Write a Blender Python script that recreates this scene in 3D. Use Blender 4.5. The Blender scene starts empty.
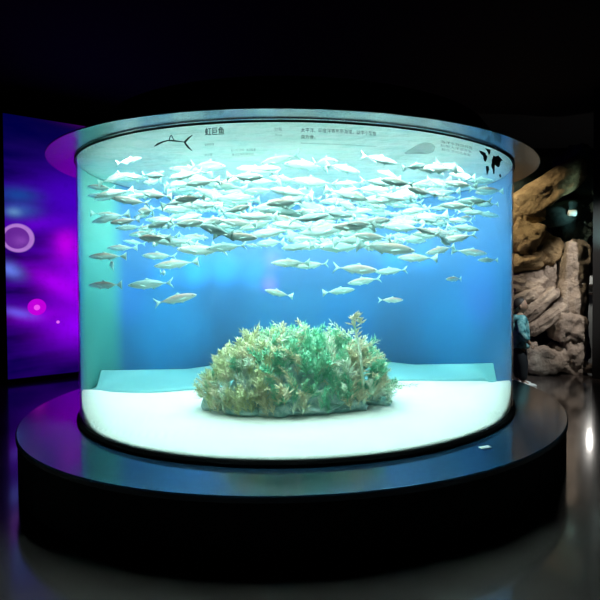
import bpy, bmesh, math, random
from mathutils import Vector, Matrix, noise, Quaternion
random.seed(7)
PI = math.pi
sc = bpy.context.scene
COL = sc.collection

# ------------------------------------------------------------------ camera
F, YAW, PIT, ROLL, PX, PY = 534.8, 0.0839, 0.0234, -0.0042, 347.8, 287.2
EYE = 1.6
cy_, sy_ = math.cos(YAW), math.sin(YAW); cp_, sp_ = math.cos(PIT), math.sin(PIT)
fw = Vector((sy_*cp_, cy_*cp_, -sp_)); rt = Vector((cy_, -sy_, 0)); up = rt.cross(fw)
r2 = rt*math.cos(ROLL) + up*math.sin(ROLL); u2 = -rt*math.sin(ROLL) + up*math.cos(ROLL)
CAM = Vector((0, 0, EYE))
cam = bpy.data.cameras.new('camera'); camo = bpy.data.objects.new('camera', cam); COL.objects.link(camo)
camo.matrix_world = Matrix.Translation(CAM) @ Matrix((r2, u2, -fw)).transposed().to_4x4()
cam.sensor_width = 36; cam.lens = 36*F/600
cam.shift_x = (300-PX)/600; cam.shift_y = (PY-300)/600
cam.clip_start = 0.05; cam.clip_end = 100
sc.camera = camo

def ray(px, py):
    return (fw*F + r2*(px-PX) - u2*(py-PY)).normalized()
def at(px, py, depth):                 # point seen at (px,py) at a forward depth
    d = ray(px, py); return CAM + d*(depth/d.dot(fw))
def on_z(px, py, z):
    d = ray(px, py); return CAM + d*((z-EYE)/d.z)
def project(P):
    v = P-CAM; w = v.dot(fw)
    return PX+F*v.dot(r2)/w, PY-F*v.dot(u2)/w, w

TC = Vector((0, 5.3295, 0)); R = 2.0
ZT, ZB, ZP = EYE+0.9512, EYE-1.1586, EYE-1.1995
R_CAN, R_PL = 2.2124, 2.4437
def on_cyl(px, py, rad=R):             # front hit of the glass
    d = ray(px, py); o = CAM-TC
    a = d.x*d.x+d.y*d.y; b = 2*(o.x*d.x+o.y*d.y); c = o.x*o.x+o.y*o.y-rad*rad
    q = b*b-4*a*c; t = (-b-math.sqrt(max(q, 0)))/(2*a)
    return CAM+d*t

# ------------------------------------------------------------------ object helpers
def tag(o, label=None, cat=None, group=None, kind=None):
    if label: o['label'] = label
    if cat: o['category'] = cat
    if group: o['group'] = group
    if kind: o['kind'] = kind
    return o
def empty(name, loc=(0, 0, 0)):
    o = bpy.data.objects.new(name, None); COL.objects.link(o); o.location = loc; o.empty_display_size = .1
    return o
def link(name, bm, mats, parent=None, smooth=True, loc=None):
    me = bpy.data.meshes.new(name); bm.normal_update(); bm.to_mesh(me); bm.free()
    for m in (mats if isinstance(mats, (list, tuple)) else [mats]): me.materials.append(m)
    if smooth:
        for p in me.polygons: p.use_smooth = True
    o = bpy.data.objects.new(name, me); COL.objects.link(o)
    if loc is not None: o.location = loc
    if parent:
        o.parent = parent
        if loc is None and parent.location.length > 0: o.location = -parent.location   # built in world space
    return o
def child_local(name, bm, mats, parent, smooth=True):
    o = link(name, bm, mats, None, smooth); o.parent = parent; return o
def box(bm, c, s, rz=0, M=None):
    r = bmesh.ops.create_cube(bm, size=1)
    m = Matrix.Translation(c) @ Matrix.Rotation(rz, 4, 'Z') @ Matrix.Diagonal((*s, 1))
    if M: m = M @ m
    bmesh.ops.transform(bm, matrix=m, verts=r['verts']); return r['verts']
def lathe(bm, prof, c=(0, 0, 0), n=128, closed=True, a0=0, a1=2*PI, mi=0):
    full = abs(a1-a0-2*PI) < 1e-6; k = n if full else n+1
    rings = []
    for i in range(k):
        a = a0+(a1-a0)*i/n
        rings.append([bm.verts.new((c[0]+r*math.sin(a), c[1]+r*math.cos(a), c[2]+z)) for r, z in prof])
    m = len(prof)
    for i in range(n):
        A, B = rings[i], rings[(i+1) % k]
        for j in range(m if closed else m-1):
            f = bm.faces.new((A[j], A[(j+1) % m], B[(j+1) % m], B[j])); f.material_index = mi
    return rings
def tube(bm, pts, rads, n=6):
    rings = []
    for i, p in enumerate(pts):
        t = (pts[min(i+1, len(pts)-1)]-pts[max(i-1, 0)]).normalized()
        a = t.orthogonal().normalized() if i == 0 else (pa - t*pa.dot(t)).normalized()
        pa = a; b = t.cross(a)
        rings.append([bm.verts.new(p+(a*math.cos(2*PI*k/n)+b*math.sin(2*PI*k/n))*rads[i]) for k in range(n)])
    for i in range(len(pts)-1):
        for k in range(n):
            bm.faces.new((rings[i][k], rings[i][(k+1) % n], rings[i+1][(k+1) % n], rings[i+1][k]))
    bm.faces.new(rings[0][::-1]); bm.faces.new(rings[-1])

# ------------------------------------------------------------------ material helpers
class N:
    def __init__(s, name):
        s.m = bpy.data.materials.new(name); s.m.use_nodes = True; s.t = s.m.node_tree; s.t.nodes.clear()
        s.out = s.t.nodes.new('ShaderNodeOutputMaterial')
    def n(s, typ, ins=None, **kw):
        x = s.t.nodes.new(typ)
        for k, v in kw.items(): setattr(x, k, v)
        for k, v in (ins or {}).items():
            if isinstance(v, bpy.types.NodeSocket): s.t.links.new(v, x.inputs[k])
            else: x.inputs[k].default_value = v
        return x
    def math(s, op, a, b=0, c=0, clamp=False):
        return s.n('ShaderNodeMath', {0: a, 1: b, 2: c}, operation=op, use_clamp=clamp).outputs[0]
    def mix(s, f, a, b, blend='MIX'):
        x = s.n('ShaderNodeMix', None, data_type='RGBA', blend_type=blend)
        for k, v in ((0, f), (6, a), (7, b)):
            if isinstance(v, bpy.types.NodeSocket): s.t.links.new(v, x.inputs[k])
            else: x.inputs[k].default_value = v if k == 0 else (*v[:3], 1)
        return x.outputs[2]
    def ramp(s, f, stops):
        x = s.n('ShaderNodeValToRGB', {0: f}); r = x.color_ramp
        while len(r.elements) < len(stops): r.elements.new(.5)
        for e, (p, c) in zip(r.elements, stops): e.position = p; e.color = (*c, 1)
        return x.outputs[0]
    def noise(s, vec, scale, detail=3, rough=.5):
        return s.n('ShaderNodeTexNoise', {'Vector': vec, 'Scale': scale, 'Detail': detail, 'Roughness': rough}).outputs[0]
    def coord(s, w='Object'): return s.n('ShaderNodeTexCoord').outputs[w]
    def geo(s): return s.n('ShaderNodeNewGeometry').outputs['Position']
    def bump(s, h, strength=.3, dist=.02):
        return s.n('ShaderNodeBump', {'Strength': strength, 'Distance': dist, 'Height': h}).outputs[0]
    def pbr(s, col, rough=.5, metal=0, normal=None, **kw):
        ins = {'Base Color': (*col, 1) if isinstance(col, tuple) else col, 'Roughness': rough, 'Metallic': metal}
        if normal: ins['Normal'] = normal
        ins.update(kw)
        b = s.n('ShaderNodeBsdfPrincipled', ins); s.done(b.outputs[0]); return s.m
    def done(s, sh, vol=None):
        if sh is not None: s.t.links.new(sh, s.out.inputs['Surface'])
        if vol is not None: s.t.links.new(vol, s.out.inputs['Volume'])
        return s.m
def plain(name, col, rough=.5, metal=0, var=.12, scale=8, **kw):
    k = N(name); v = k.noise(k.coord(), scale)
    c = k.mix(v, tuple(x*(1-var) for x in col), tuple(min(1, x*(1+var)) for x in col))
    return k.pbr(c, rough, metal, **kw)
def emis(name, col, s):
    k = N(name); return k.done(k.n('ShaderNodeEmission', {'Color': (*col, 1), 'Strength': s}).outputs[0])

# ------------------------------------------------------------------ room shell
M_black = plain('matt black paint', (.004, .004, .005), .9)
k = N('polished dark floor')
p = k.geo()
br = k.n('ShaderNodeTexBrick', {'Vector': p, 'Color1': (.02, .018, .02, 1), 'Color2': (.026, .023, .025, 1), 'Mortar': (.008, .008, .008, 1),
                               'Scale': 1.0, 'Mortar Size': .004, 'Brick Width': 1.2, 'Row Height': 1.2}, offset=0)
nz = k.noise(p, 1.3, 5, .6); col = k.mix(k.math('MULTIPLY', nz, .9), br.outputs[0], (.13, .105, .095))
M_floor = k.pbr(col, k.math('MULTIPLY_ADD', nz, .2, .1), normal=k.bump(nz, .08, .02), **{'Coat Weight': 1.0, 'Coat Roughness': .10, 'Coat IOR': 1.7})

def slab(name, c, s, m, rz=0):
    bm = bmesh.new(); box(bm, (0, 0, 0), s, rz); o = link(name, bm, m, smooth=False); o.location = c; tag(o, kind='structure'); return o
slab('floor', (0, 5, -.05), (18, 18, .1), M_floor)
slab('ceiling', (0, 5, 4.45), (18, 18, .1), M_black)
slab('wall_back', (0, 13.6, 2.2), (17.6, .2, 4.4), M_black)
slab('wall_right', (8.6, 5, 2.2), (.2, 17, 4.4), M_black)
slab('wall_left', (-8.6, 5, 2.2), (.2, 17, 4.4), M_black)

# ------------------------------------------------------------------ plinth
k = N('glossy navy plinth top')
nz = k.noise(k.geo(), 3, 4); col = k.mix(nz, (.004, .018, .04), (.010, .035, .065))
M_plinth = k.pbr(col, k.math('MULTIPLY_ADD', nz, .1, .10), **{'Specular IOR Level': .8})
pl = empty('plinth', (TC.x, TC.y, 0)); tag(pl, 'wide round dark blue glossy plinth the aquarium stands on', 'plinth')
bm = bmesh.new(); lathe(bm, [(.01, 0), (R_PL-.012, 0), (R_PL-.012, ZP-.045), (.01, ZP-.045)], (TC.x, TC.y, 0)); link('plinth_side', bm, M_black, pl, False)
bm = bmesh.new(); lathe(bm, [(.01, ZP-.045), (R_PL-.006, ZP-.045), (R_PL, ZP-.038), (R_PL, ZP-.008), (R_PL-.008, ZP), (.01, ZP)], (TC.x, TC.y, 0)); link('plinth_top', bm, M_plinth, pl, False)

# ------------------------------------------------------------------ aquarium tank
tank = empty('aquarium_tank', (TC.x, TC.y, ZP)); tag(tank, 'huge cylindrical glass aquarium full of water standing on the round plinth', 'aquarium')
k = N('clear acrylic')
lw = k.n('ShaderNodeLayerWeight', {'Blend': .5}).outputs['Facing']
fac = k.math('MULTIPLY_ADD', k.math('POWER', lw, 5), .5, .018)
M_glass = k.done(k.n('ShaderNodeMixShader', {0: fac, 1: k.n('ShaderNodeBsdfTransparent', {0: (.97, 1, .99, 1)}).outputs[0],
                 2: k.n('ShaderNodeBsdfGlossy', {'Color': (1, 1, 1, 1), 'Roughness': .03}).outputs[0]}).outputs[0])
bm = bmesh.new(); lathe(bm, [(R, ZB-.01), (R, ZT+.004), (R-.010, ZT+.004), (R-.010, ZB-.01)], TC, 160); link('glass_cylinder', bm, M_glass, tank)
M_rub = plain('black rubber seal', (.004, .0045, .005), .8, **{'Specular IOR Level': .15})
bm = bmesh.new(); lathe(bm, [(R+.0005, ZT-.012), (R+.008, ZT-.012), (R+.008, ZT+.002), (R+.0005, ZT+.002)], TC, 160); link('top_seal', bm, M_rub, tank, False)
bm = bmesh.new(); lathe(bm, [(R-.1, ZP+.001), (R+.02, ZP+.001), (R+.018, ZP+.02), (R+.004, ZB), (R-.1, ZB-.012)], TC, 160); link('base_collar', bm, M_rub, tank, False)
# canopy
k = N('brushed dark steel')
nz = k.noise(k.geo(), 5, 4)
M_steel = k.pbr(k.mix(nz, (.16, .18, .20), (.25, .28, .30)), k.math('MULTIPLY_ADD', nz, .15, .16), .85)
bm = bmesh.new(); lathe(bm, [(R-.02, ZT+.005), (R_CAN, ZT+.005), (R_CAN, ZT+.012), (R-.02, ZT+.012)], TC, 160); link('canopy_ring', bm, M_steel, tank, False)
M_hoodw = plain('white hood lining', (.8, .9, .88), .7, var=.04)
bm = bmesh.new()
lathe(bm, [(R-.03, ZT+.036), (1.74, ZT+.33), (.01, ZT+.33)], TC, 96, closed=False, mi=1)
lathe(bm, [(R, ZT+.036), (1.76, ZT+.36), (.01, ZT+.36)], TC, 96, closed=False, mi=0)
link('hood', bm, [M_black, M_hoodw], tank, False)
PANEL = 9.3
M_panel = emis('lamp diffuser', (.84, 1.0, .97), PANEL)
bm = bmesh.new(); lathe(bm, [(.01, ZT+.30), (1.68, ZT+.30), (1.68, ZT+.32), (.01, ZT+.32)], TC, 96); link('lamp_diffuser', bm, M_panel, tank, False)

# backdrop: the blue painted rear half of the inside, a pale cove at its foot
def sand_z(x, y):                       # tank-centred plan coordinates
    s = min(1, max(0, (abs(x)-1.35)/.55)); s = s*s*(3-2*s)
    t = math.exp(-((y+.62)/.48)**2)
    return ZB + .17*s*t + .004 + .012*abs(noise.noise(Vector((x*1.7, y*1.7, 3))))*min(1, max(0, (1.93-math.hypot(x, y))*3))
RB = 1.988
k = N('blue painted backdrop')
p = k.geo(); sx = k.n('ShaderNodeSeparateXYZ', {0: p})
nz = k.noise(p, 1.4, 3)
col = k.mix(nz, (.018, .155, .40), (.03, .20, .46))
left = k.math('MULTIPLY', k.math('SUBTRACT', -1.90, sx.outputs[0]), 18, clamp=True)  # teal strip at the left edge: refracted glow painted into the colour
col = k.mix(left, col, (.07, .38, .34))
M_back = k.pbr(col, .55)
bm = bmesh.new()
A0 = math.radians(111.5)
na, nzv = 96, 16
rows = []
for i in range(na+1):
    a = -A0+2*A0*i/na
    x, y = RB*math.sin(a), RB*math.cos(a)
    z0 = sand_z(x, y)-.02
    rows.append([bm.verts.new((TC.x+x*q, TC.y+y*q, z)) for q, z in ((.997, z0), (.997, ZT), (1, ZT), (1, z0))])
for i in range(na):
    for j in range(4):
        bm.faces.new((rows[i][j], rows[i+1][j], rows[i+1][(j+1) % 4], rows[i][(j+1) % 4]))
bm.faces.new(rows[0]); bm.faces.new(rows[-1][::-1])
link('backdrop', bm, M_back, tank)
# ---- sand bed and cove
def arcA(x):                            # rear limit of the white sand
    return .34+.10*x-.08*x*x
k = N('white coral sand')
p = k.geo(); n1 = k.noise(p, 3.0, 4); n2 = k.noise(p, 160, 2)
M_sand = k.pbr(k.mix(n1, (.72, .78, .72), (.84, .88, .82)), .95, normal=k.bump(k.math('ADD', n1, k.math('MULTIPLY', n2, .06)), .35, .03))
def plan_patch(name, y0f, y1f, zf, mats, nx=90, ny=40, thick=.0):
    bm = bmesh.new(); g = []
    for i in range(nx+1):
        s = -math.cos(PI*i/nx); x = (RB-.008)*s*.999
        lo, hi = y0f(x), y1f(x)
        g.append([bm.verts.new((TC.x+x, TC.y+lo+(hi-lo)*j/ny, zf(x, lo+(hi-lo)*j/ny, j/ny))) for j in range(ny+1)])
    for i in range(nx):
        for j in range(ny): bm.faces.new((g[i][j], g[i+1][j], g[i+1][j+1], g[i][j+1]))
    return bm
circ = lambda x: math.sqrt(max(0, (RB-.008)**2-x*x))
aA = lambda x: max(-circ(x), min(arcA(x), circ(x)-.12))
bm = plan_patch('s', lambda x: -circ(x), aA, lambda x, y, t: sand_z(x, y), None)
r = bmesh.ops.extrude_face_region(bm, geom=bm.faces[:])
for v in r['geom']:
    if isinstance(v, bmesh.types.BMVert): v.co.z = ZB-.01
bmesh.ops.recalc_face_normals(bm, faces=bm.faces)
so = link('sand_bed', bm, M_sand); tag(so, 'smooth bed of bright white sand covering the aquarium floor', 'sand', kind='stuff')
k = N('pale teal cove paint'); n1 = k.noise(k.geo(), 3, 3)
M_cove = k.pbr(k.mix(n1, (.12, .38, .40), (.17, .44, .46)), .7)
def zc(x, y, t):
    ridge = .030*math.exp(-((t-.06)/.05)**2)
    ze = max(ZB, EYE-.172*(TC.y+circ(x)))-sand_z(x, circ(x))
    return sand_z(x, y)+ridge*min(1, max(0, (circ(x)-aA(x))*4))+.002+max(0, ze)*t**1.2
bm = plan_patch('c', aA, lambda x: max(aA(x), circ(x)), zc, None, 90, 40)
r = bmesh.ops.extrude_face_region(bm, geom=bm.faces[:])
for v in r['geom']:
    if isinstance(v, bmesh.types.BMVert): v.co.z = ZB-.008
bmesh.ops.recalc_face_normals(bm, faces=bm.faces)
link('backdrop_cove', bm, M_cove, tank)

# ------------------------------------------------------------------ water: body (absorbing volume) + rippled surface
k = N('clear sea water')
va = k.n('ShaderNodeVolumeAbsorption', {'Color': (.52, .92, .95, 1), 'Density': .09}).outputs[0]
vs_ = k.n('ShaderNodeVolumeScatter', {'Color': (.55, .95, 1, 1), 'Density': .032, 'Anisotropy': .3}).outputs[0]
M_water = k.done(k.n('ShaderNodeBsdfTransparent').outputs[0], k.n('ShaderNodeAddShader', {0: va, 1: vs_}).outputs[0])
WR = 1.986
bm = bmesh.new(); rg = lathe(bm, [(WR, ZB+.0), (WR, ZT+.010)], TC, 128, closed=False)
bm.faces.new([r[0] for r in rg][::-1]); bm.faces.new([r[1] for r in rg]); bmesh.ops.recalc_face_normals(bm, faces=bm.faces)
wo = link('water', bm, M_water, smooth=False); tag(wo, 'clear blue-green sea water filling the glass aquarium', 'water', kind='stuff')
k = N('rippled water surface')
p = k.geo(); n1 = k.noise(k.n('ShaderNodeMapping', {'Vector': p, 'Scale': (1, 1.6, 1)}).outputs[0], 3.5, 4, .55)
bp = k.bump(n1, .8, .08)
fc = k.n('ShaderNodeLayerWeight', {'Blend': .5}).outputs['Facing']
f = k.math('MULTIPLY', k.math('SUBTRACT', fc, .42), 6, clamp=True)     # mirror beyond the critical angle
f = k.math('MAXIMUM', f, .06)
n3 = k.noise(k.n('ShaderNodeMapping', {'Vector': p, 'Scale': (1, 1.3, 1)}).outputs[0], 6, 4, .6)
dcol = k.ramp(n3, [(.32, (.78, .88, .85)), (.5, (.96, .96, .93)), (.66, (1, .94, .93))])
gl = k.n('ShaderNodeBsdfGlossy', {'Color': (.95, 1, .98, 1), 'Roughness': .22, 'Normal': bp}).outputs[0]
df = k.n('ShaderNodeBsdfDiffuse', {'Color': dcol, 'Normal': bp}).outputs[0]
refl = k.n('ShaderNodeMixShader', {0: .80, 1: gl, 2: df}).outputs[0]
M_surf = k.done(k.n('ShaderNodeMixShader', {0: f, 1: k.n('ShaderNodeBsdfTransparent', {0: (.95, 1, 1, 1)}).outputs[0], 2: refl}).outputs[0])
bm = bmesh.new()
rings = []
for j in range(24):
    rr = WR*(j+.02)/23.02
    rings.append([bm.verts.new((TC.x+rr*math.sin(2*PI*i/96), TC.y+rr*math.cos(2*PI*i/96),
                 ZT+.004+.010*noise.noise(Vector((rr*math.sin(2*PI*i/96)*3, rr*math.cos(2*PI*i/96)*4, 1)))*(1 if j < 22 else .2))) for i in range(96)])
for j in range(23):
    for i in range(96): bm.faces.new((rings[j][i], rings[j][(i+1) % 96], rings[j+1][(i+1) % 96], rings[j+1][i]))
bm.faces.new(rings[0][::-1])
ws = link('water_surface', bm, M_surf); tag(ws, 'pale rippled underside of the water surface at the top of the aquarium', 'water surface', kind='stuff')

# ------------------------------------------------------------------ decals on the glass (children of the tank)
M_ink = plain('black vinyl', (.008, .02, .025), .6)
k = N('thin grey vinyl')
M_ink2 = k.done(k.n('ShaderNodeMixShader', {0: .55, 1: k.n('ShaderNodeBsdfTransparent').outputs[0], 2: k.n('ShaderNodeBsdfDiffuse', {'Color': (.06, .10, .10, 1)}).outputs[0]}).outputs[0])
k = N('faint grey print')
M_ink3 = k.done(k.n('ShaderNodeMixShader', {0: .2, 1: k.n('ShaderNodeBsdfTransparent').outputs[0], 2: k.n('ShaderNodeBsdfDiffuse', {'Color': (.06, .10, .10, 1)}).outputs[0]}).outputs[0])
def cylpt(P, rad):
    v = P-TC; a = math.atan2(v.x, v.y); return Vector((TC.x+rad*math.sin(a), TC.y+rad*math.cos(a), P.z))
def px_polys(name, polys, mat, org=(0, 0), s=1.0, label=None):
    bm = bmesh.new()
    for poly in polys:
        pts = [on_cyl(org[0]+x/s, org[1]+y/s) for x, y in poly]
        f = [bm.verts.new(cylpt(q, R+.004)) for q in pts]
        b = [bm.verts.new(cylpt(q, R+.001)) for q in pts]
        bm.faces.new(f)
        bm.faces.new(b[::-1])
        for i in range(len(f)): bm.faces.new((f[i], b[i], b[(i+1) % len(f)], f[(i+1) % len(f)]))
    bmesh.ops.triangulate(bm, faces=[f for f in bm.faces if len(f.verts) > 4])
    bmesh.ops.recalc_face_normals(bm, faces=bm.faces)
    o = link(name, bm, mat, tank, False)
    if label: o['label'] = label
    return o
px_polys('world_map_emblem', [
    [(118,140),(150,150),(200,172),(205,200),(225,215),(218,260),(200,292),(180,262),(172,215),(140,182)],
    [(200,110),(225,118),(265,130),(264,170),(248,202),(236,165),(215,132)],
    [(208,345),(242,350),(250,390),(238,430),(222,470),(224,400)],
    [(288,265),(312,232),(306,205),(332,225),(370,205),(398,240),(430,272),(402,286),(396,330),(380,365),(352,352),(330,330),(312,345),(292,320),(318,290)],
    [(282,315),(326,335),(322,400),(318,452),(306,452),(300,392),(282,360)],
    [(385,462),(400,452),(412,490),(395,502)]], M_ink, (470, 140), 13.33, 'black world map printed on the glass')
def ribbon(pts, ws):
    L, Rr = [], []
    for i, (x, y) in enumerate(pts):
        a = pts[max(0, i-1)]; b = pts[min(len(pts)-1, i+1)]
        dx, dy = b[0]-a[0], b[1]-a[1]; l = math.hypot(dx, dy) or 1
        w = ws[i]/2; L.append((x-dy/l*w, y+dx/l*w)); Rr.append((x+dy/l*w, y-dx/l*w))
    return L+Rr[::-1]
px_polys('fish_drawing', [
    ribbon([(68,168),(85,157),(105,148),(130,141)], [3, 9, 6, 5]),
    ribbon([(129,141),(160,141),(185,145),(212,149)], [5, 4, 3, 3]),
    ribbon([(136,139),(141,122),(147,116)], [3, 3, 2]), ribbon([(147,116),(151,128),(160,140)], [2, 3, 3]),
    ribbon([(243,116),(225,130),(213,143),(206,151)], [2, 7, 9, 8]), ribbon([(206,148),(214,160),(226,175),(242,189)], [6, 9, 8, 2])], M_ink, (140, 110), 4.615)
def lettering(txt, x0, ybase, x1, hpx, mat, name, bold=0.0):
    cu = bpy.data.curves.new('lettering', 'FONT'); cu.body = txt; cu.size = 1; cu.offset = bold; cu.resolution_u = 2
    to = bpy.data.objects.new('lettering_source', cu); COL.objects.link(to)
    dg = bpy.context.evaluated_depsgraph_get(); dg.update()
    me = bpy.data.meshes.new_from_object(to.evaluated_get(dg)); bpy.data.objects.remove(to)
    if len(me.vertices) == 0: return
    xs = [v.co.x for v in me.vertices]; ys = [v.co.y for v in me.vertices]
    mx, Mx, my, My = min(xs), max(xs), min(ys), max(ys)
    A = on_cyl(x0, ybase); xm = (x0+x1)/2
    B = on_cyl(x1, ybase); T = on_cyl(x0, ybase-hpx)
    a0 = math.atan2((A-TC).x, -(A-TC).y); a1 = math.atan2((B-TC).x, -(B-TC).y); h = T.z-A.z
    for v in me.vertices:
        a = a0+(a1-a0)*(v.co.x-mx)/(Mx-mx); z = A.z+h*(v.co.y-my)/(My-my); rr = R+.004
        v.co = (rr*math.sin(a), -rr*math.cos(a), z-ZP)
    me.materials.clear(); me.materials.append(mat)
    o = bpy.data.objects.new(name, me); COL.objects.link(o); o.parent = tank
    return o
lettering('虹巨鱼', 205.5, 135.5, 224.5, 7.5, M_ink, 'title_lettering', .012)
lettering('银色群游', 205, 146.2, 214.5, 2.6, M_ink2, 'small_lettering')
lettering('中上层', 205, 156.3, 212.5, 2.4, M_ink2, 'small_lettering')
lettering('扫一扫  聆听  海洋故事', 231, 151.8, 256, 2.6, M_ink2, 'small_lettering')
lettering('海洋生物科普知识', 232, 156, 254, 2.4, M_ink2, 'small_lettering')
lettering('分布', 274.5, 131.5, 282, 4.2, M_ink2, 'small_lettering')
lettering('Area', 275, 136, 282, 2.0, M_ink2, 'small_lettering')
lettering('太平洋、印度洋等热带海域，以中小型鱼', 301, 132.5, 376, 4.6, M_ink, 'body_lettering')
lettering('类为食。', 301, 139.0, 315.5, 4.2, M_ink, 'body_lettering')
lettering('Pacific and Indian Ocean, feeding on small and medium sized fish', 301, 144.4, 376, 1.8, M_ink2, 'small_lettering')
px_polys('porpoise_drawing', [[(48,125),(80,105),(120,82),(150,72),(185,76),(205,92),(196,120),(170,130),(130,122),(90,124),(60,132)]], M_ink3, (394, 128), 5.0)
for i, (a, b, y) in enumerate(((440, 472, 147.5), (440, 471, 151.5), (441, 470, 155.5))):
    lettering(('海洋水族馆科普', '热带大洋洄游鱼', '群体游动觅食类')[i], a, y-4.5, b, 3.0, M_ink2, 'small_lettering')

# ------------------------------------------------------------------ fish
def fish_mats(nm, back, flank, belly):
    k = N(nm); z = k.n('ShaderNodeSeparateXYZ', {0: k.coord('Object')}).outputs[2]
    n = k.noise(k.coord('Object'), 9, 2)
    t = k.math('ADD', k.math('MULTIPLY_ADD', z, 5.0, .5), k.math('MULTIPLY', k.math('SUBTRACT', n, .5), .25))
    return k.pbr(k.ramp(t, [(.18, belly), (.40, belly), (.62, flank), (.85, back)]), .38, .12)
FM = [fish_mats('warm backed silver scales', (.30, .25, .20), (.34, .50, .46), (.58, .82, .78)),
      fish_mats('mint silver scales', (.22, .38, .36), (.32, .60, .58), (.54, .82, .79)),
      fish_mats('pinkish backed silver scales', (.36, .29, .26), (.42, .50, .46), (.62, .82, .78))]
M_fin = plain('pale translucent fin', (.50, .82, .78), .5)
M_eye = plain('dark fish eye', (.05, .07, .08), .2)
def bend(x, b): return b*(.5-x)**2 if x < .5 else 0
def fish_parts(b):
    """unit-length fish along +X (snout at x=.5); b bends the tail sideways"""
    out = {}
    prof = [(-.36,.014,.012,.004),(-.28,.030,.020,.004),(-.18,.066,.038,.002),(-.06,.100,.056,0),(.06,.118,.066,-.002),(.18,.116,.068,-.003),
            (.29,.098,.060,-.003),(.38,.070,.046,-.004),(.45,.040,.028,-.005),(.49,.015,.011,-.005)]
    bm = bmesh.new(); rg = []; n = 12
    for x, h, w, c in prof:
        rg.append([bm.verts.new((x, w*math.cos(2*PI*i/n)+bend(x, b), c+h*math.sin(2*PI*i/n))) for i in range(n)])
    for i in range(len(rg)-1):
        for j in range(n): bm.faces.new((rg[i][j], rg[i+1][j], rg[i+1][(j+1) % n], rg[i][(j+1) % n]))
    bm.faces.new(rg[0]); bm.faces.new(rg[-1][::-1]); bmesh.ops.recalc_face_normals(bm, faces=bm.faces); out['body'] = bm
    def fin(outline, y=0, th=.004, tilt=None):
        bm = bmesh.new(); A = []; B = []
        for x, z in outline:
            yy = bend(x, b)+y
            if tilt: yy += tilt*abs(z-outline[0][1])
            A.append(bm.verts.new((x, yy+th, z))); B.append(bm.verts.new((x, yy-th, z)))
        bm.faces.new(A); bm.faces.new(B[::-1])
        for i in range(len(A)): bm.faces.new((A[i], B[i], B[(i+1) % len(A)], A[(i+1) % len(A)]))
        bmesh.ops.triangulate(bm, faces=[f for f in bm.faces if len(f.verts) > 4]); bmesh.ops.recalc_face_normals(bm, faces=bm.faces)
        return bm
    out['tail_fin'] = fin([(-.345,.012),(-.40,.040),(-.47,.105),(-.525,.165),(-.50,.085),(-.455,.012),(-.455,-.004),(-.50,-.078),(-.525,-.155),(-.47,-.098),(-.40,-.034),(-.345,-.008)], th=.006)
    out['dorsal_fin'] = fin([(.13,.108),(.07,.172),(.03,.150),(-.03,.118),(-.10,.108),(-.22,.068),(-.28,.038),(-.22,.042),(-.10,.080),(.02,.106)])
    out['anal_fin'] = fin([(-.02,-.098),(-.08,-.150),(-.11,-.118),(-.20,-.078),(-.28,-.036),(-.20,-.046),(-.10,-.080)])
    out['pelvic_fin'] = fin([(.20,-.108),(.13,-.160),(.11,-.125),(.12,-.112)])
    out['pectoral_fin'] = [fin([(.25,-.02),(.12,-.060),(.06,-.082),(.10,-.036),(.20,-.006)], y=s*.062, tilt=s*.45) for s in (1, -1)]
    eyes = []
    for s in (1, -1):
        bm = bmesh.new(); bmesh.ops.create_uvsphere(bm, u_segments=8, v_segments=6, radius=.017)
        bmesh.ops.translate(bm, vec=(.405, s*.034, .012), verts=bm.verts); eyes.append(bm)
    out['eye'] = eyes
    return out
def to_mesh(name, bm, mat):
    me = bpy.data.meshes.new(name); bm.normal_update(); bm.to_mesh(me); bm.free(); me.materials.append(mat)
    for p in me.polygons: p.use_smooth = True
    return me
PROTO = []
for b in (0.0, .22, -.22):
    d = fish_parts(b); fixed = []
    body = d.pop('body'); bmb = {}
    first = None
    for m in FM:
        bmb[m.name] = to_mesh('fish_body', body.copy(), m)
    body.free()
    for nm, v in d.items():
        for q in (v if isinstance(v, list) else [v]):
            me = to_mesh(nm, q, M_eye if nm == 'eye' else M_fin); fixed.append((nm, me))
    PROTO.append((bmb, fixed))
def make_proto(pi, mi):
    bmb, fixed = PROTO[pi]
    root = bpy.data.objects.new('fish', bmb[FM[mi].name]); kids = []
    for nm, me in fixed:
        c = bpy.data.objects.new(nm, me); c.parent = root; kids.append(c)
    return root, kids
protos = {(i, j): make_proto(i, j) for i in range(3) for j in range(3)}
usedp = set()
def add_fish(loc, length, heading, pitch, roll, label, group, key=None):
    key = key or (random.randrange(3), random.choice((0, 0, 1, 1, 2)))
    root, kids = protos[key]
    if key in usedp:
        r = root.copy(); ks = [c.copy() for c in kids]
        for c in ks: c.parent = r
    else: r, ks = root, kids; usedp.add(key)
    COL.objects.link(r)
    for c in ks: COL.objects.link(c)
    r.location = loc; r.rotation_euler = (roll, pitch, heading); r.scale = (length, length*.9, length*.84)
    for kk in ('group',):
        if kk in r: del r[kk]
    tag(r, label, 'fish', group); return r

placed = []
def ok3(p, dmin):
    return all((p-q).length > dmin for q in placed)
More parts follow.
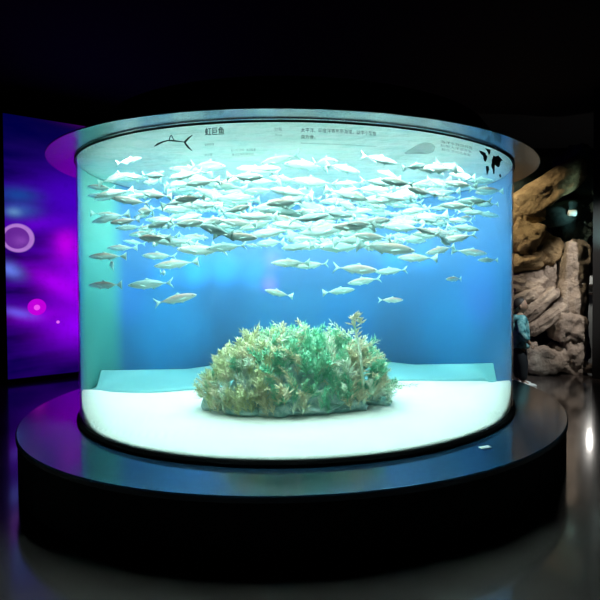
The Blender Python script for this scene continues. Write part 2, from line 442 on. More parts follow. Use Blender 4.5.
# single fish below the school: px, py, length px, heading deg (0 = facing right, 180 = facing left, 90 = away, 270 = towards us), pitch (+ = nose up), depth, label
S = [
 (110,265,26,300,10,4.7,'small fish turned towards the viewer, alone near the left glass wall'),
 (100,285,36,175,0,5.2,'faint pale fish swimming flat along the left edge of the aquarium, lowest there'),
 (176,299,42,0,12,4.5,'lone fish nose up to the right, lowest at left of the aquarium'),
 (150,284,44,180,-3,4.6,'slim fish facing left just above the lowest left fish'),
 (175,264,42,182,-6,4.7,'grey backed fish facing left with its forked tail raised, at left over the cyan glow'),
 (165,273,24,280,0,5.0,'tiny end-on fish below the grey backed fish at left'),
 (159,256,34,180,2,5.1,'small slim fish facing left above the cyan glow at left'),
 (188,243,28,265,0,5.0,'round-looking fish seen head-on at left under the school'),
 (154,244,26,285,-8,5.2,'head-on fish left of the other head-on fish under the school'),
 (202,250,50,180,2,4.4,'large fish facing left at the lower left edge of the school'),
 (277,293,24,215,14,4.7,'small fish tail down to the right below the purple reflection'),
 (290,263,38,180,0,4.5,'fish facing left in front of the purple reflection, centre of the aquarium'),
 (311,265,34,184,-4,4.9,'fish facing left close behind another, just right of the purple reflection'),
 (356,269,44,352,-4,4.4,'broad fish facing right with its tail spread, right of centre'),
 (339,291,32,0,6,4.7,'fish facing right alone below the broad fish, right of centre'),
 (364,281,34,180,-8,5.1,'slim pale fish facing left under the broad fish right of centre'),
 (391,300,26,8,0,5.2,'lowest fish right of centre, small and facing right'),
 (391,271,32,180,-4,5.0,'slim fish facing left at right of centre below the school'),
 (416,258,38,178,2,4.7,'fish with tail spread facing left, at right over the cyan glow'),
 (455,279,22,205,0,5.0,'tiny fish alone in the blue at far right, lowest there'),
 (491,260,22,178,0,4.8,'small fish near the right glass wall below the school'),
 (441,250,34,186,-12,4.8,'fish nose down to the left at right end of the school'),
 (458,238,36,172,-10,4.7,'plump fish facing left with tail raised near the right end of the school'),
 (428,235,32,180,4,4.9,'small slim fish facing left at the right end of the school'),
 (471,252,34,0,-6,5.1,'pale fish facing right at the right end just under the school'),
 (85,256,34,178,0,5.3,'blurry pale fish at the left edge just under the school'),
 (387,248,56,350,-6,4.2,'big pinkish backed fish facing right at the lower edge of the school, right of centre'),
 (318,231,58,2,10,4.3,'big grey backed fish rising to the right, centre of the lower edge of the school'),
 (304,246,38,0,0,4.8,'fish facing right just below the big grey rising fish'),
 (343,247,48,180,-2,4.5,'fish facing left with a deeply forked tail, low centre of the school'),
]
for (px, py, ln, hd, pt, dp, lb) in S:
    p = at(px, py, dp)
    d_ = ray(px, py); tm = ((TC-CAM).xy.dot(d_.xy))/d_.xy.length_squared
    if (p-TC).xy.length > 1.72: p = CAM+d_*tm
    w_ = (p-TC).xy
    if w_.length > 1.78: w_ = w_*(1.78/w_.length); p = Vector((TC.x+w_.x, TC.y+w_.y, p.z))
    dp = (p-CAM).dot(fw); placed.append(p)
    L = ln*dp/F
    sideness = max(.55, abs(math.cos(math.radians(hd))))
    add_fish(p, L/sideness if sideness > .6 else .26, math.radians(hd), math.radians(-pt), 0, lb, None)
cnt = {}
tries = 0; n = 0
while n < 275 and tries < 60000:
    tries += 1
    p = at(random.uniform(84, 507), random.uniform(138, 248), random.uniform(3.6, 6.8))
    x, y, z = p-TC; rr = math.hypot(x, y); a = math.atan2(x, y)
    if rr > 1.83 or z > ZT-.08 or (y < -1.3 and z > ZT-.16): continue
    q = project(p)
    if q[1] > 228 and random.random() < .3: continue
    if q[0] > 470 and q[1] > 238: continue
    if not ok3(p, .135): continue
    placed.append(p); n += 1
    L = random.uniform(.26, .39)
    u = random.random()
    hd = random.gauss(180, 22) if u < .55 else (random.gauss(0, 24) if u < .9 else random.uniform(200, 340))
    if rr > 1.45:
        L *= .8
        if abs(x) > 1.2: hd = (180 if random.random() < .6 else 0)+random.gauss(0, 12)
        else: hd = 90-math.degrees(a)-90+(180 if random.random() < .6 else 0)+random.gauss(0, 8)
    reg = 'left' if q[0] < 220 else ('middle' if q[0] < 370 else 'right')
    add_fish(p, L, math.radians(hd), math.radians(random.gauss(0, 7)), math.radians(random.gauss(0, 8)),
             'silvery fork-tailed fish packed in the %s third of the dense school under the water surface' % reg, 'dense school of fish, %s third' % reg)
    
# ------------------------------------------------------------------ seaweed mound
def blob(bm, c, s, seed, amp=.25, freq=1.6, sub=3, rot=None, square=0.0, facet=0):
    r = bmesh.ops.create_icosphere(bm, subdivisions=sub, radius=1)
    for v in r['verts']:
        d = v.co.normalized()
        if square:
            m = max(abs(d.x), abs(d.y), abs(d.z)); d = d*(1-square)+(d/m)*square
        k = 1+amp*noise.noise(d*freq+Vector((seed*7.3, seed*1.7, seed)))+amp*.45*noise.noise(d*freq*3.1+Vector((seed, 5, 9)))
        if facet:
            k += facet*(abs(noise.noise(d*freq*2.2+Vector((3, seed, 1))))-.2)
        v.co = d*k
    m = Matrix.Translation(c) @ (rot or Matrix.Identity(4)) @ Matrix.Diagonal((*s, 1))
    bmesh.ops.transform(bm, matrix=m, verts=r['verts'])
k = N('algae covered rock'); n = k.noise(k.geo(), 14, 5, .65)
M_reef = k.pbr(k.ramp(n, [(.3, (.16, .40, .38)), (.5, (.36, .60, .56)), (.7, (.62, .76, .70))]), .9, normal=k.bump(n, .8, .03))
MC = Vector((-.05, 4.80, 0)); MA, MB, MH = .77, .50, .56
def dome(x, y):
    q = 1-(x/MA)**2-(y/MB)**2
    return MH*(max(0, q)**.30)
rocks = []
rockspec = [(-.66,-.10,.17,.20,'leftmost'),(-.42,-.30,.21,.13,'front left'),(-.14,-.36,.22,.14,'front, left of centre'),(.14,-.34,.22,.15,'front, right of centre'),
            (.42,-.27,.21,.14,'front right'),(.68,-.08,.16,.13,'rightmost')]
for i, (x, y, s, h, w) in enumerate(rockspec):
    bm = bmesh.new(); blob(bm, (0, 0, 0), (s*.85, s*.6, h*.62), i+2, .5, 1.8, 3)
    P = Vector((MC.x+x, MC.y+y, 0)); z = sand_z(P.x-TC.x, P.y-TC.y)
    o = link('reef_rock', bm, M_reef); o.location = (P.x, P.y, z+.03)
    tag(o, 'grey-green rock at the foot of the seaweed mound, %s' % w, 'rock')
bm = bmesh.new(); blob(bm, (0, 0, 0), (MA*.84, MB*.8, MH*.85), 5, .18, 2.2, 4)
for v in bm.verts: v.co.z = max(v.co.z, -.03)
o = link('reef_mound', bm, M_reef); o.location = (MC.x, MC.y, ZB+.02); tag(o, 'large dark rock core of the seaweed mound, hidden under the plants', 'rock')

def seaweed_mesh(seed, h, curl, nleaf, leaf, wide):
    rnd = random.Random(seed); pts = []
    dx = rnd.uniform(-1, 1)*curl; dy = rnd.uniform(-1, 1)*curl
    ns = 9
    for i in range(ns):
        t = i/(ns-1); pts.append(Vector((dx*t*t*h+.012*math.sin(t*7+seed), dy*t*t*h+.012*math.cos(t*6+seed), h*(t-.12*abs(curl)*t*t))))
    bs = bmesh.new(); tube(bs, pts, [.0055*(1-.7*i/(ns-1)) for i in range(ns)], 5)
    bl = bmesh.new()
    for j in range(nleaf):
        t = .06+.94*j/nleaf; f = t*(ns-1); i = min(ns-2, int(f)); P = pts[i].lerp(pts[i+1], f-i)
        T = (pts[i+1]-pts[i]).normalized(); a = j*2.4+rnd.uniform(-.4, .4)
        side = (T.orthogonal().normalized()); side.rotate(Quaternion(T, a))
        D = (side*rnd.uniform(.65, 1.0)+T*rnd.uniform(.35, .95)).normalized()
        L = leaf*(1.05-.55*t)*rnd.uniform(.7, 1.25); W = D.cross(T).normalized()*wide*rnd.uniform(.7, 1.3)
        up_ = D.cross(W).normalized()*.002
        mid = P+D*L*.5+T*L*.03; tip = P+D*L+T*L*.22
        A = [bl.verts.new(q) for q in (P, mid+W, tip, mid-W)]; B = [bl.verts.new(q-up_) for q in (P, mid+W, tip, mid-W)]
        bl.faces.new(A); bl.faces.new(B[::-1])
        for q in range(4): bl.faces.new((A[q], B[q], B[(q+1) % 4], A[(q+1) % 4]))
    bmesh.ops.recalc_face_normals(bl, faces=bl.faces)
    return bs, bl
def weedmat(nm, a, b, c):
    k = N(nm); n = k.noise(k.geo(), 16, 3); z = k.n('ShaderNodeSeparateXYZ', {0: k.coord('Object')}).outputs[2]
    col = k.ramp(n, [(.3, a), (.5, b), (.7, c)])
    return k.pbr(col, .65)
WM = {'olive': weedmat('olive seaweed', (.46, .58, .28), (.66, .74, .42), (.84, .88, .60)),
      'green': weedmat('green seaweed', (.08, .48, .27), (.20, .66, .40), (.50, .80, .56)),
      'tan': weedmat('tan tipped seaweed', (.56, .56, .34), (.72, .70, .46), (.86, .84, .62)),
      'pale': weedmat('pale tipped seaweed', (.34, .64, .42), (.66, .82, .62), (.9, .94, .84))}
WP = {}
for cn, m in WM.items():
    for s in range(3):
        bs, bl = seaweed_mesh(s*11+len(cn), (.26, .32, .22)[s], (.5, .9, .3)[s], (60, 66, 54)[s], (.10, .085, .12)[s], (.0085, .007, .010)[s])
        WP[cn, s] = (to_mesh('stem', bs, m), to_mesh('leaves', bl, m))
wcache = {}
def add_weed(P, cn, s, scale, tilt, rz, label, group):
    if (cn, s) not in wcache:
        a, b = WP[cn, s]; r = bpy.data.objects.new('seaweed_plant', None); ks = [bpy.data.objects.new('stem', a), bpy.data.objects.new('leaves', b)]
        for q in ks: q.parent = r
        wcache[cn, s] = (r, ks)
    else:
        r0, k0 = wcache[cn, s]; r = r0.copy(); ks = [q.copy() for q in k0]
        for q in ks: q.parent = r
    COL.objects.link(r)
    for q in ks: COL.objects.link(q)
    r.location = P; r.scale = (scale,)*3
    r.rotation_euler = (Quaternion(tilt[0], tilt[1]) @ Quaternion((0, 0, 1), rz)).to_euler()
    if 'group' in r: del r['group']
    tag(r, label, 'seaweed', group)
cn_lab = {'olive': ('olive feathery seaweed plant crowded on the left side of the seaweed mound', 'olive seaweed plants'),
          'green': ('deep green feathery seaweed plant crowded among the paler plants of the seaweed mound', 'green seaweed plants'),
          'tan': ('tan-brown feathery seaweed plant crowded on the seaweed mound', 'tan seaweed plants'),
          'pale': ('pale green seaweed plant with whitish leaf tips crowded on the seaweed mound', 'pale seaweed plants')}
nW = 0; spots = []
while nW < 290:
    x = random.uniform(-MA, MA); y = random.uniform(-MB, MB*.5)
    if (x/MA)**2+(y/MB)**2 > .99: continue
    if any((x-a)**2+(y-b)**2 < .0009 for a, b in spots): continue
    spots.append((x, y))
    u = random.random(); side = x/MA
    if side < -.25: cn = 'olive' if u < .6 else ('tan' if u < .75 else ('green' if u < .88 else 'pale'))
    elif side < .1: cn = 'green' if u < .5 else ('tan' if u < .75 else ('olive' if u < .9 else 'pale'))
    elif side < .5: cn = 'green' if u < .6 else ('pale' if u < .78 else 'tan')
    else: cn = 'green' if u < .4 else ('tan' if u < .75 else 'pale')
    if cn == 'olive' and side > -.25: cn = 'tan'
    z = ZB+dome(x, y)*.85-.02
    ax = Vector((-y/MB, x/MA, 0)); ln = ax.length
    ang = min(.6, ln*.5)*random.uniform(.4, 1.1)
    sc_ = random.uniform(.55, .95)
    if x < -.45: sc_ *= .8
    add_weed((MC.x+x, MC.y+y, z), cn, random.randrange(3), sc_, ((-ax if False else ax).normalized() if ln > .01 else Vector((1, 0, 0)), ang), random.uniform(0, 6.28), *cn_lab[cn])
    nW += 1
for i in range(80):
    t = PI+PI*(i+.5)/80+random.uniform(-.03, .03); q = random.uniform(.93, 1.1)
    x, y = MA*q*math.cos(t), MB*q*math.sin(t)
    side = x/MA; u = random.random()
    cn = ('olive' if u < .55 else ('tan' if u < .8 else 'pale')) if side < -.25 else ('green' if u < .45 else ('pale' if u < .7 else 'tan'))
    add_weed((MC.x+x, MC.y+y, sand_z(MC.x+x-TC.x, MC.y+y-TC.y)+random.uniform(.0, .14)), cn, random.randrange(3), random.uniform(.5, .85), (Vector((-y, x, 0)).normalized(), random.uniform(-.05, .35)), random.uniform(0, 6.28), *cn_lab[cn])
# the tall curled frond at right
base = at(364, 400, 4.48); tip = at(351, 323, 4.75)
pts = [Vector((0, 0, 0)), Vector((-.01, 0, .2)), Vector((-.03, 0, .42)), Vector((-.07, 0, .62)), Vector((-.095, 0, .69)), Vector((-.085, 0, .72)), Vector((-.05, 0, .71)), Vector((-.02, 0, .66))]
r = empty('seaweed_plant', (base.x, base.y, sand_z(base.x-TC.x, base.y-TC.y)+.07)); tag(r, 'tallest seaweed frond, tan with a curled tip, rising at the right of the mound', 'seaweed')
bm = bmesh.new(); tube(bm, pts, [.014, .013, .012, .010, .009, .007, .005, .003], 6); child_local('stem', bm, WM['pale'], r)
bl = bmesh.new(); rnd = random.Random(5)
for j in range(80):
    t = j/80; f = t*(len(pts)-1); i = min(len(pts)-2, int(f)); P = pts[i].lerp(pts[i+1], f-i)
    D = Vector((rnd.uniform(-.5, 1), rnd.uniform(-.7, .7), rnd.uniform(-.1, .9))).normalized(); L = rnd.uniform(.05, .12)*(1.1-.5*t)
    W = D.cross(Vector((0, 1, .1))).normalized()*.008; o_ = Vector((0, .003, 0))
    A = [bl.verts.new(q) for q in (P, P+D*L*.5+W, P+D*L, P+D*L*.5-W)]; B = [bl.verts.new(q+o_) for q in (P, P+D*L*.5+W, P+D*L, P+D*L*.5-W)]
    bl.faces.new(A); bl.faces.new(B[::-1])
    for q in range(4): bl.faces.new((A[q], B[q], B[(q+1) % 4], A[(q+1) % 4]))
bmesh.ops.recalc_face_normals(bl, faces=bl.faces); child_local('leaves', bl, WM['tan'], r)

# ------------------------------------------------------------------ LED screen wall at left
P8 = on_z(8, 384, 0); P78 = on_z(78, 376, 0)
dirw = (P78-P8).normalized(); SL = 3.0; SH = 3.99
nrm = Vector((dirw.y, -dirw.x, 0))
if nrm.dot(CAM-P8) < 0: nrm = -nrm
def scr_uv(px, py):                     # metres along / up the screen
    d = ray(px, py); t = (P8-CAM).dot(nrm)/d.dot(nrm); q = CAM+d*t-P8
    return q.dot(dirw), q.z
k = N('video wall picture')
uvn = k.n('ShaderNodeSeparateXYZ', {0: k.coord('Object')}); U, V = uvn.outputs[0], uvn.outputs[2]
obj = k.coord('Object')
wn = k.noise(k.n('ShaderNodeMapping', {'Vector': obj, 'Rotation': (0, .35, 0), 'Scale': (.6, 1, 2.6)}).outputs[0], 1.6, 3)
base_c = k.ramp(k.math('MULTIPLY_ADD', V, 1/4.0, 0), [(0, (.014, .0, .11)), (.15, (.022, .0, .19)), (.45, (.06, .0, .36)), (.68, (.03, .0, .30)), (.84, (.006, .001, .10)), (1, (.002, .001, .04))])
cur = k.mix(k.math('MULTIPLY_ADD', wn, 3.2, -1.1, True), base_c, (.0, .0, .05))
mpx = 1/ (F/8.2)                         # metres per pixel at the wall
def gblob(cur, px, py, rx, ry, col, hard=False, rot=0.0):
    u, v = scr_uv(px, py)
    a = k.math('SUBTRACT', U, u); b = k.math('SUBTRACT', V, v)
    if rot:
        c, s = math.cos(rot), math.sin(rot)
        a2 = k.math('ADD', k.math('MULTIPLY', a, c), k.math('MULTIPLY', b, s)); b = k.math('SUBTRACT', k.math('MULTIPLY', b, c), k.math('MULTIPLY', a, s)); a = a2
    a = k.math('DIVIDE', a, rx*mpx); b = k.math('DIVIDE', b, ry*mpx)
    d2 = k.math('ADD', k.math('MULTIPLY', a, a), k.math('MULTIPLY', b, b))
    if hard:
        f = k.math('MULTIPLY', k.math('SUBTRACT', 1, d2), 6, clamp=True)
        return k.mix(f, cur, col)
    f = k.math('EXPONENT', k.math('MULTIPLY', d2, -1))
    return k.mix(f, cur, col)
for b in ((78,248,22,26,(.30,.0,.75)), (66,243,9,14,(.52,.0,.78)), (85,285,32,28,(.32,.0,.92)), (60,285,26,9,(.36,.0,.85),False,-.5), (80,325,34,22,(.26,.0,.86)), (40,315,24,8,(.24,.0,.68)),
          (52,222,40,7,(.13,.0,.62),False,.2), (75,200,40,30,(.06,.0,.50)), (18,195,16,7,(.01,.05,.30)), (20,210,14,7,(.03,.07,.38)), (14,212,6,4,(.10,.22,.50)),
          (10,270,10,6,(.12,.18,.75),False,-.5), (18,313,13,4,(.14,.08,.75),False,-.3), (95,117,30,8,(.35,.0,.5)), (95,118,12,3,(.9,.15,.8))):
    cur = gblob(cur, *b[:5], **({'rot': b[6]} if len(b) > 6 else {}))
cur = gblob(cur, 18, 238, 14.5, 14.5, (.42, .18, .62), True)
cur = gblob(cur, 17, 238, 11, 11, (.13, .02, .30), True)
cur = gblob(cur, 21, 241, 6, 5, (.22, .05, .42))
cur = gblob(cur, 37, 307, 8.5, 8.5, (.52, .0, .70), True)
cur = gblob(cur, 37, 307.5, 2.8, 2.8, (.85, .08, .9), True)
cur = gblob(cur, 58, 322, 1.6, 1.6, (.8, .15, .9), True)
wn2 = k.noise(obj, 9, 4, .7)
cur = k.mix(k.math('MULTIPLY', k.math('SUBTRACT', wn2, .5), .8, clamp=True), cur, (.0, .0, .08))
M_scr = k.done(k.n('ShaderNodeEmission', {'Color': cur, 'Strength': 1.05}).outputs[0])
th = math.atan2(dirw.y, dirw.x)
vs = empty('video_wall', (P8.x, P8.y, 0)); vs.rotation_euler = (0, 0, th); tag(vs, 'tall video wall showing purple space scenery with planets, left of the aquarium', 'video wall')
sgn = 1 if Vector((-math.sin(th), math.cos(th), 0)).dot(nrm) > 0 else -1
bm = bmesh.new(); box(bm, (SL/2, -sgn*.06, SH/2), (SL, .10, SH)); child_local('casing', bm, M_black, vs, False)
bm = bmesh.new()
vv = [bm.verts.new(q) for q in ((0, 0, .07), (SL, 0, .07), (SL, 0, SH), (0, 0, SH))]; bm.faces.new(vv)
child_local('display', bm, M_scr, vs, False)
bm = bmesh.new(); box(bm, (SL/2, sgn*.01, .035), (SL, .03, .07)); child_local('kick_strip', bm, plain('dark violet gloss strip', (.01, .01, .03), .15), vs, False)

# ------------------------------------------------------------------ rock formation at right
def rockmat(nm, a, b, c):
    k = N(nm); p = k.geo(); n = k.noise(p, 2.2, 6, .6); n2 = k.noise(p, 11, 6, .7)
    v = k.n('ShaderNodeTexVoronoi', {'Vector': p, 'Scale': 1.6}, feature='DISTANCE_TO_EDGE').outputs[0]
    col = k.ramp(k.math('ADD', k.math('MULTIPLY', n, .6), k.math('MULTIPLY', n2, .4)), [(.32, a), (.5, b), (.66, c)])
    h = k.math('ADD', k.math('MULTIPLY', n2, .6), n)
    return k.pbr(col, .85, normal=k.bump(h, 1.0, .12))
M_tan = rockmat('tan moulded rock', (.14, .09, .045), (.38, .27, .14), (.58, .44, .25))
M_beige = rockmat('beige moulded rock', (.20, .16, .13), (.38, .32, .27), (.52, .46, .39))
M_shade_rock = rockmat('shade-painted teal rock', (.02, .04, .04), (.05, .09, .09), (.09, .14, .13))  # darkness and teal cast of shaded rock put into the colour
fm = at(552, 372, 9.0); form = empty('rock_formation', (fm.x, fm.y, 0)); tag(form, 'towering wall of moulded tan and grey artificial boulders right of the aquarium', 'rock wall')
def boulder(px, py, w, h, depth, rot, mat, sq=.45, seed=1, thick=None, amp=.22):
    c = at(px, py, depth); s = depth/F
    bm = bmesh.new()
    t = thick or max(.22, .5*min(w, h)*s*1.3)
    m = Matrix.Rotation(-YAW, 4, 'Z') @ Matrix.Rotation(math.radians(rot), 4, 'Y')
    blob(bm, (0, 0, 0), (w*s/2, t, h*s/2), seed, amp, 1.3, 4, m, sq, .18)
    o = link('boulder', bm, mat); o.parent = form; o.location = c-form.location
    return o
B = [ # px py w h depth rot(clockwise on picture) mat
 (546,190,84,30,8.9,-33,M_tan),(520,212,40,34,9.0,-20,M_tan),(583,178,52,60,9.3,-60,M_shade_rock),(560,214,72,22,9.0,-12,M_shade_rock),(570,235,34,44,9.25,10,M_shade_rock),
 (520,238,36,36,8.9,25,M_tan),(538,246,44,30,9.0,32,M_tan),(520,262,44,20,8.8,-8,M_tan),(548,255,34,16,8.95,-15,M_tan),(526,282,40,22,8.9,-6,M_beige),
 (549,281,20,38,9.0,4,M_beige),(572,268,30,56,8.8,6,M_beige),(588,253,12,44,9.3,-4,M_beige),(569,300,26,48,8.75,3,M_beige),
 (524,297,44,13,8.8,-28,M_beige),(536,306,54,15,8.7,-40,M_beige),(545,319,52,15,8.65,-36,M_beige),(555,309,26,14,8.9,-38,M_beige),
 (567,328,30,32,8.65,6,M_beige),(572,350,22,34,8.6,14,M_beige),(563,360,34,26,8.7,30,M_beige),(541,360,38,28,8.6,4,M_beige),(528,356,26,34,8.7,-18,M_beige),(582,366,16,12,8.6,10,M_beige),
 (584,345,3,30,9.2,-6,M_shade_rock)]
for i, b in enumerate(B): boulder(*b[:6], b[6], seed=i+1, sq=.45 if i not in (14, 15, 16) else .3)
bm = bmesh.new()
a = at(505, 300, 9.6); b = at(583, 300, 9.6)
box(bm, ((a.x+b.x)/2, (a.y+b.y)/2, 1.9), ((b-a).length, .3, 3.8), math.atan2((b-a).y, (b-a).x)); 
r = bmesh.ops.subdivide_edges(bm, edges=bm.edges[:], cuts=12, use_grid_fill=True)
for v in bm.verts: v.co += Vector((0, 1, 0))*.15*noise.noise(v.co*1.7)
link('gap_backing', bm, M_shade_rock, form)  # dark backing added so the gaps between boulders go black
# passage beyond: pale lit wall, shelf unit; black pier added to black out the right edge
pa = at(592.5, 300, 8.3); 
ra = math.atan2(pa.x, pa.y); bm = bmesh.new(); box(bm, (0, 0, 0), (1.6, .3, 4.38), -ra); o = link('edge_blocker', bm, M_black, smooth=False); o.location = (pa.x+.8*math.cos(ra), pa.y-.8*math.sin(ra), 2.2); o.name = 'blackout_panel_1'; tag(o, kind='structure')
pw = at(590, 330, 11.5)
M_pale = plain('pale lit plaster', (.62, .66, .64), .8)
slab('wall_passage', (pw.x+.1, pw.y, .95), (1.2, .12, 1.9), M_pale, -YAW)
q_ = at(589, 300, 11.36); sh = empty('display_shelf', (q_.x, q_.y, 0)); sh.rotation_euler = (0, 0, -YAW); tag(sh, 'small dark wooden wall shelf seen through the gap at the far right edge', 'shelf')
M_dk = plain('dark brown wood', (.03, .02, .015), .5)
for z in (1.18, 1.36, 1.66):
    bm = bmesh.new(); box(bm, (0, 0, z), (.5, .3, .03)); child_local('shelf_board', bm, M_dk, sh, False)
for x in (-.24, .24):
    bm = bmesh.new(); box(bm, (x, 0, 1.42), (.03, .3, .5)); child_local('side_panel', bm, M_dk, sh, False)
# little white lamp on the dark rock
lp = at(573, 213, 8.55)
lo = empty('wall_lamp', lp); lo.rotation_euler = (0, .3, -YAW); tag(lo, 'small white spotlight fixed on the shade-painted teal rock above the grey column', 'lamp')
M_wht = plain('white enamel', (.75, .85, .85), .4)
bm = bmesh.new(); lathe(bm, [(.001, -.07), (.045, -.07), (.055, .03), (.05, .045), (.001, .045)], (0, 0, 0), 20, closed=False)
bmesh.ops.rotate(bm, cent=(0, 0, 0), matrix=Matrix.Rotation(math.radians(75), 3, 'Y'), verts=bm.verts); child_local('lamp_body', bm, M_wht, lo)
bm = bmesh.new(); box(bm, (0, .09, 0), (.03, .2, .03)); child_local('bracket', bm, M_wht, lo, False)

# ------------------------------------------------------------------ paper slip on the plinth
pp = on_z(485, 447.3, ZP+.001)
k = N('white paper'); M_paper = k.pbr((.85, .95, .93), .6)
bm = bmesh.new(); box(bm, (0, 0, 0), (.085, .045, .002))
bmesh.ops.subdivide_edges(bm, edges=bm.edges[:], cuts=3, use_grid_fill=True)
for v in bm.verts: v.co.z += .02*(v.co.x)**2*30*.1
o = link('paper_slip', bm, M_paper); o.location = (pp.x, pp.y, ZP+.0025); o.rotation_euler = (0, 0, .35); tag(o, 'small white paper slip lying on the blue plinth top at right', 'paper')

# ------------------------------------------------------------------ child standing behind the right side of the tank
def skin(name, pts, edges, rads, mat, parent, sub=2):
    me = bpy.data.meshes.new(name); me.from_pydata(pts, edges, [])
    o = bpy.data.objects.new(name, me); COL.objects.link(o)
    m = o.modifiers.new('s', 'SKIN'); m.use_smooth_shade = True; m2 = o.modifiers.new('u', 'SUBSURF'); m2.levels = sub; m2.render_levels = sub
    for i, v in enumerate(me.skin_vertices[0].data):
        r_ = rads[i]; v.radius = (r_, r_) if not isinstance(r_, tuple) else r_
        v.use_root = (i == 0)
    dg = bpy.context.evaluated_depsgraph_get(); dg.update()
    nm = bpy.data.meshes.new_from_object(o.evaluated_get(dg)); bpy.data.objects.remove(o)
    nm.materials.clear(); nm.materials.append(mat)
    for p in nm.polygons: p.use_smooth = True
    o = bpy.data.objects.new(name, nm); COL.objects.link(o); o.parent = parent; return o
M_skin = plain('skin', (.42, .26, .18), .55, **{'Subsurface Weight': .1})
M_hair = plain('dark brown hair', (.035, .025, .02), .6)
k = N('teal camouflage cloth'); n = k.noise(k.coord(), 13, 3)
M_jac = k.pbr(k.ramp(n, [(.36, (.03, .12, .14)), (.44, (.10, .36, .40)), (.55, (.22, .55, .57)), (.66, (.45, .75, .74))]), .8)
M_trs = plain('black cloth', (.012, .014, .018), .8)
M_shoe = plain('white shoe', (.78, .80, .76), .6)
M_sole = plain('pale sole', (.6, .62, .6), .6)
kp = on_z(519, 387, 0)
kid = empty('person', (kp.x, kp.y, 0)); kid.rotation_euler = (0, 0, -YAW-.15); kid.scale = (1.05, 1.05, .98); tag(kid, 'small person in teal patterned jacket, black trousers and white shoes, half hidden behind the aquarium', 'person')
# child faces +X; height ~1.28 m
H = [(0,0,.62),(0,0,.76),(0,0,.90),(.0,0,1.02),(.005,0,1.07),(.01,0,1.10),
     (0,.075,.60),(.01,.085,.34),(0,.085,.09),(.11,.09,.035),
     (0,-.075,.60),(.03,-.085,.34),(.035,-.085,.09),(.145,-.09,.035),
     (0,.13,.97),(-.02,.17,.80),(.05,.17,.66),(.08,.165,.60),
     (0,-.13,.97),(.0,-.17,.80),(.09,-.17,.68),(.12,-.16,.63)]
E_ = [(0,1),(1,2),(2,3),(3,4),(4,5),(0,6),(6,7),(7,8),(8,9),(0,10),(10,11),(11,12),(12,13),(3,14),(14,15),(15,16),(16,17),(3,18),(18,19),(19,20),(20,21)]
Rr = [.095,.09,.10,.075,.042,.04,.075,.052,.035,.028,.075,.052,.035,.028,.045,.036,.028,.022,.045,.036,.028,.022]
skin('body', H, E_, Rr, M_skin, kid)
# head with face
bm = bmesh.new(); bmesh.ops.create_uvsphere(bm, u_segments=24, v_segments=18, radius=1)
for v in bm.verts:
    d = v.co.copy(); x, y, z = d
    s = Vector((.092, .077, .112))
    q = Vector((x*s.x, y*s.y, z*s.z))
    if z < 0: q.y *= 1+.25*z; q.x *= 1+.12*z
    if x > .55:
        q.x += .020*math.exp(-((y/.16)**2+((z+.12)/.18)**2))      # nose
        q.x -= .010*math.exp(-(((abs(y)-.36)/.16)**2+((z-.06)/.12)**2))  # eye sockets
        q.x += .006*math.exp(-((y/.28)**2+((z+.42)/.09)**2))      # lips
    v.co = q
bmesh.ops.translate(bm, vec=(.015, 0, 1.17), verts=bm.verts); child_local('head', bm, M_skin, kid)
for s in (1, -1):
    bm = bmesh.new(); bmesh.ops.create_uvsphere(bm, u_segments=10, v_segments=8, radius=.011); bmesh.ops.translate(bm, vec=(.091, s*.030, 1.178), verts=bm.verts); child_local('eye', bm, M_eye, kid)
    bm = bmesh.new(); blob(bm, (.005, s*.078, 1.165), (.018, .009, .028), 3, .1, 1, 2); child_local('ear', bm, M_skin, kid)
bm = bmesh.new(); bmesh.ops.create_uvsphere(bm, u_segments=24, v_segments=18, radius=1)
for v in bm.verts:
    x, y, z = v.co; v.co = Vector((x*.098, y*.086, z*.118))*(1+.04*noise.noise(v.co*5))
bmesh.ops.bisect_plane(bm, geom=bm.verts[:]+bm.edges[:]+bm.faces[:], plane_co=(.0, 0, .03), plane_no=(.75, 0, -.66), clear_outer=True)
bmesh.ops.translate(bm, vec=(.010, 0, 1.18), verts=bm.verts); child_local('hair', bm, M_hair, kid)
skin('jacket', [(0,0,.54),(0,0,.62),(0,0,.78),(0,0,.93),(0,0,1.045),(0,.12,.99),(-.02,.178,.80),(.05,.175,.67),(0,-.12,.99),(.0,-.178,.80),(.09,-.175,.69)],
     [(0,1),(1,2),(2,3),(3,4),(3,5),(5,6),(6,7),(3,8),(8,9),(9,10)], [.155,.155,.15,.145,.075,.07,.062,.052,.07,.062,.052], M_jac, kid)
skin('trousers', [(0,0,.64),(0,0,.56),(0,.075,.50),(.01,.085,.34),(0,.085,.10),(0,-.075,.50),(.03,-.085,.34),(.035,-.085,.10)],
     [(0,1),(1,2),(2,3),(3,4),(1,5),(5,6),(6,7)], [.12,.115,.10,.08,.058,.10,.08,.058], M_trs, kid)
for (x, y) in ((.04, .088), (.08, -.088)):
    bm = bmesh.new(); blob(bm, (x+.02, y, .042), (.115, .045, .04), 2, .08, 1, 3)
    for v in bm.verts:
        v.co.z = max(.012, v.co.z)
        if v.co.x < x-.02: v.co.z *= 1.35
    sh_ = child_local('shoe', bm, M_shoe, kid)
    bm = bmesh.new(); blob(bm, (x+.02, y, .010), (.12, .047, .012), 2, .03, 1, 2, None, .4)
    for v in bm.verts: v.co.z = max(0, v.co.z)
    so_ = child_local('sole', bm, M_sole, sh_)
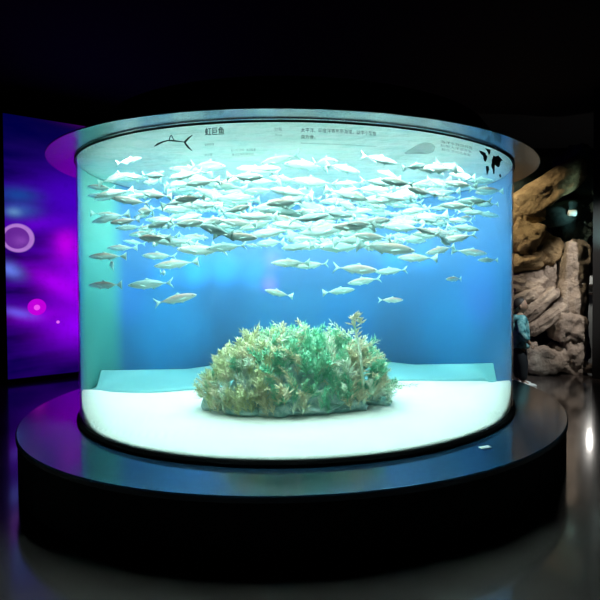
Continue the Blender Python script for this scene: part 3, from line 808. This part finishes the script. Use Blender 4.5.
for (x, y, z) in ((.085, .165, .585), (.13, -.16, .615)):
    for f_, (dy, L) in enumerate(((-.018, .036), (-.006, .042), (.006, .040), (.017, .032))):
        pass
    bm = bmesh.new()
    for dy, L in ((-.018, .036), (-.006, .042), (.006, .040), (.017, .032)):
        tube(bm, [Vector((x, y+dy, z)), Vector((x+.006, y+dy, z-L*.6)), Vector((x+.018, y+dy, z-L))], [.007, .0065, .005], 6)
    tube(bm, [Vector((x-.004, y, z+.015)), Vector((x+.022, y-.004, z)), Vector((x+.032, y-.004, z-.018))], [.008, .007, .005], 6)
    child_local('fingers', bm, M_skin, kid)

# ------------------------------------------------------------------ lights
def area(loc, target, size, power, col, sy=None, spread=None):
    l = bpy.data.lights.new('lamp', 'AREA'); l.energy = power; l.color = col; l.shape = 'RECTANGLE'; l.size = size; l.size_y = sy or size
    if spread: l.spread = spread
    o = bpy.data.objects.new('lamp', l); COL.objects.link(o); o.location = loc
    o.rotation_euler = (Vector(target)-Vector(loc)).to_track_quat('-Z', 'Y').to_euler(); return o
def spot(loc, target, power, col, ang, blend=1, rad=.1):
    l = bpy.data.lights.new('lamp', 'SPOT'); l.energy = power; l.color = col; l.spot_size = math.radians(ang); l.spot_blend = blend; l.shadow_soft_size = rad
    o = bpy.data.objects.new('lamp', l); COL.objects.link(o); o.location = loc
    o.rotation_euler = (Vector(target)-Vector(loc)).to_track_quat('-Z', 'Y').to_euler(); return o
for a_ in (-50, -25, 0, 25, 50):          # unseen lamps added below the front rim to light the fish flanks
    a_ = math.radians(a_); v = Vector((math.sin(a_), -math.cos(a_), 0))
    q = area(TC+v*1.86+Vector((0, 0, ZT-.035)), TC+v*.35+Vector((0, 0, 1.2)), .72, 3.6, (.86, 1, .97), .06, math.radians(95))
# unseen spots added low in the tank to make coloured glows on the backdrop
def onback(px, py):
    d = ray(px, py); o = CAM-TC
    a = d.x*d.x+d.y*d.y; b = 2*(o.x*d.x+o.y*d.y); c = o.x*o.x+o.y*o.y-RB*RB
    return CAM+d*((-b+math.sqrt(max(0, b*b-4*a*c)))/(2*a))
for (px, py, e, an, c) in ((165, 268, 330, 15, (.0, .6, 1)), (195, 266, 600, 16, (.0, .6, 1)), (225, 264, 600, 16, (.0, .6, 1)), (252, 268, 330, 15, (0, .6, 1)),
                           (395, 254, 480, 14, (.0, .6, 1)), (425, 252, 360, 13, (0, .6, 1)), (350, 322, 60, 40, (0, .7, 1)), (170, 335, 90, 50, (.1, .9, .9)), (450, 335, 70, 50, (.1, .9, .9)), (290, 335, 60, 60, (.1, .9, .9)), (480, 290, 60, 34, (.7, .2, 1)), (130, 300, 60, 24, (.3, .3, 1)), (272, 258, 2200, 7, (1, .1, .8)), (269, 282, 1200, 6, (1, .1, .8))):
    t = onback(px, py); v = (t-TC); v.z = 0; v.normalize()
    src = Vector((TC.x+v.x*.35, TC.y+max(.25, v.y*.35), ZB+.30)); spot(src, t, e, c, an)
# added teal fill for the dark upper rocks, then exhibition spots on the rocks
spot((4.4, 7.2, 1.8), at(576, 190, 9.1), 110, (.55, 1, .95), 40, 1)
rk = at(530, 225, 8.9); spot((1.9, 7.7, 3.8), rk, 260, (1, .84, .55), 50, .7, .03)
rk = at(572, 310, 8.8); spot((4.6, 6.0, 4.0), rk, 520, (1, .93, .86), 30, .6, .04)
rk = at(545, 340, 8.7); spot((2.6, 7.2, 3.4), rk, 90, (1, .85, .7), 40, .8, .04)
pt_ = at(592, 330, 10.7); l = bpy.data.lights.new('lamp', 'POINT'); l.energy = 16; l.color = (1, .95, .88); l.shadow_soft_size = .1
o = bpy.data.objects.new('lamp', l); COL.objects.link(o); o.location = (pt_.x, pt_.y, 1.75)
spot((3.9, 5.6, 3.9), (kp.x, kp.y, .7), 420, (.85, .97, 1), 30, .6)  # fill spot added to brighten the child
w = bpy.data.worlds.new('world'); sc.world = w; w.use_nodes = True
w.node_tree.nodes['Background'].inputs[0].default_value = (.1, .25, .35, 1); w.node_tree.nodes['Background'].inputs[1].default_value = .012

sc.view_settings.view_transform = 'Standard'; sc.view_settings.look = 'None'; sc.view_settings.gamma = 1; sc.view_settings.exposure = 0
sc.view_settings.use_curve_mapping = False
sc.cycles.use_denoising = True
sc.cycles.max_bounces = 10; sc.cycles.diffuse_bounces = 5; sc.cycles.glossy_bounces = 5; sc.cycles.transparent_max_bounces = 16
sc.cycles.caustics_reflective = True; sc.cycles.sample_clamp_indirect = 8
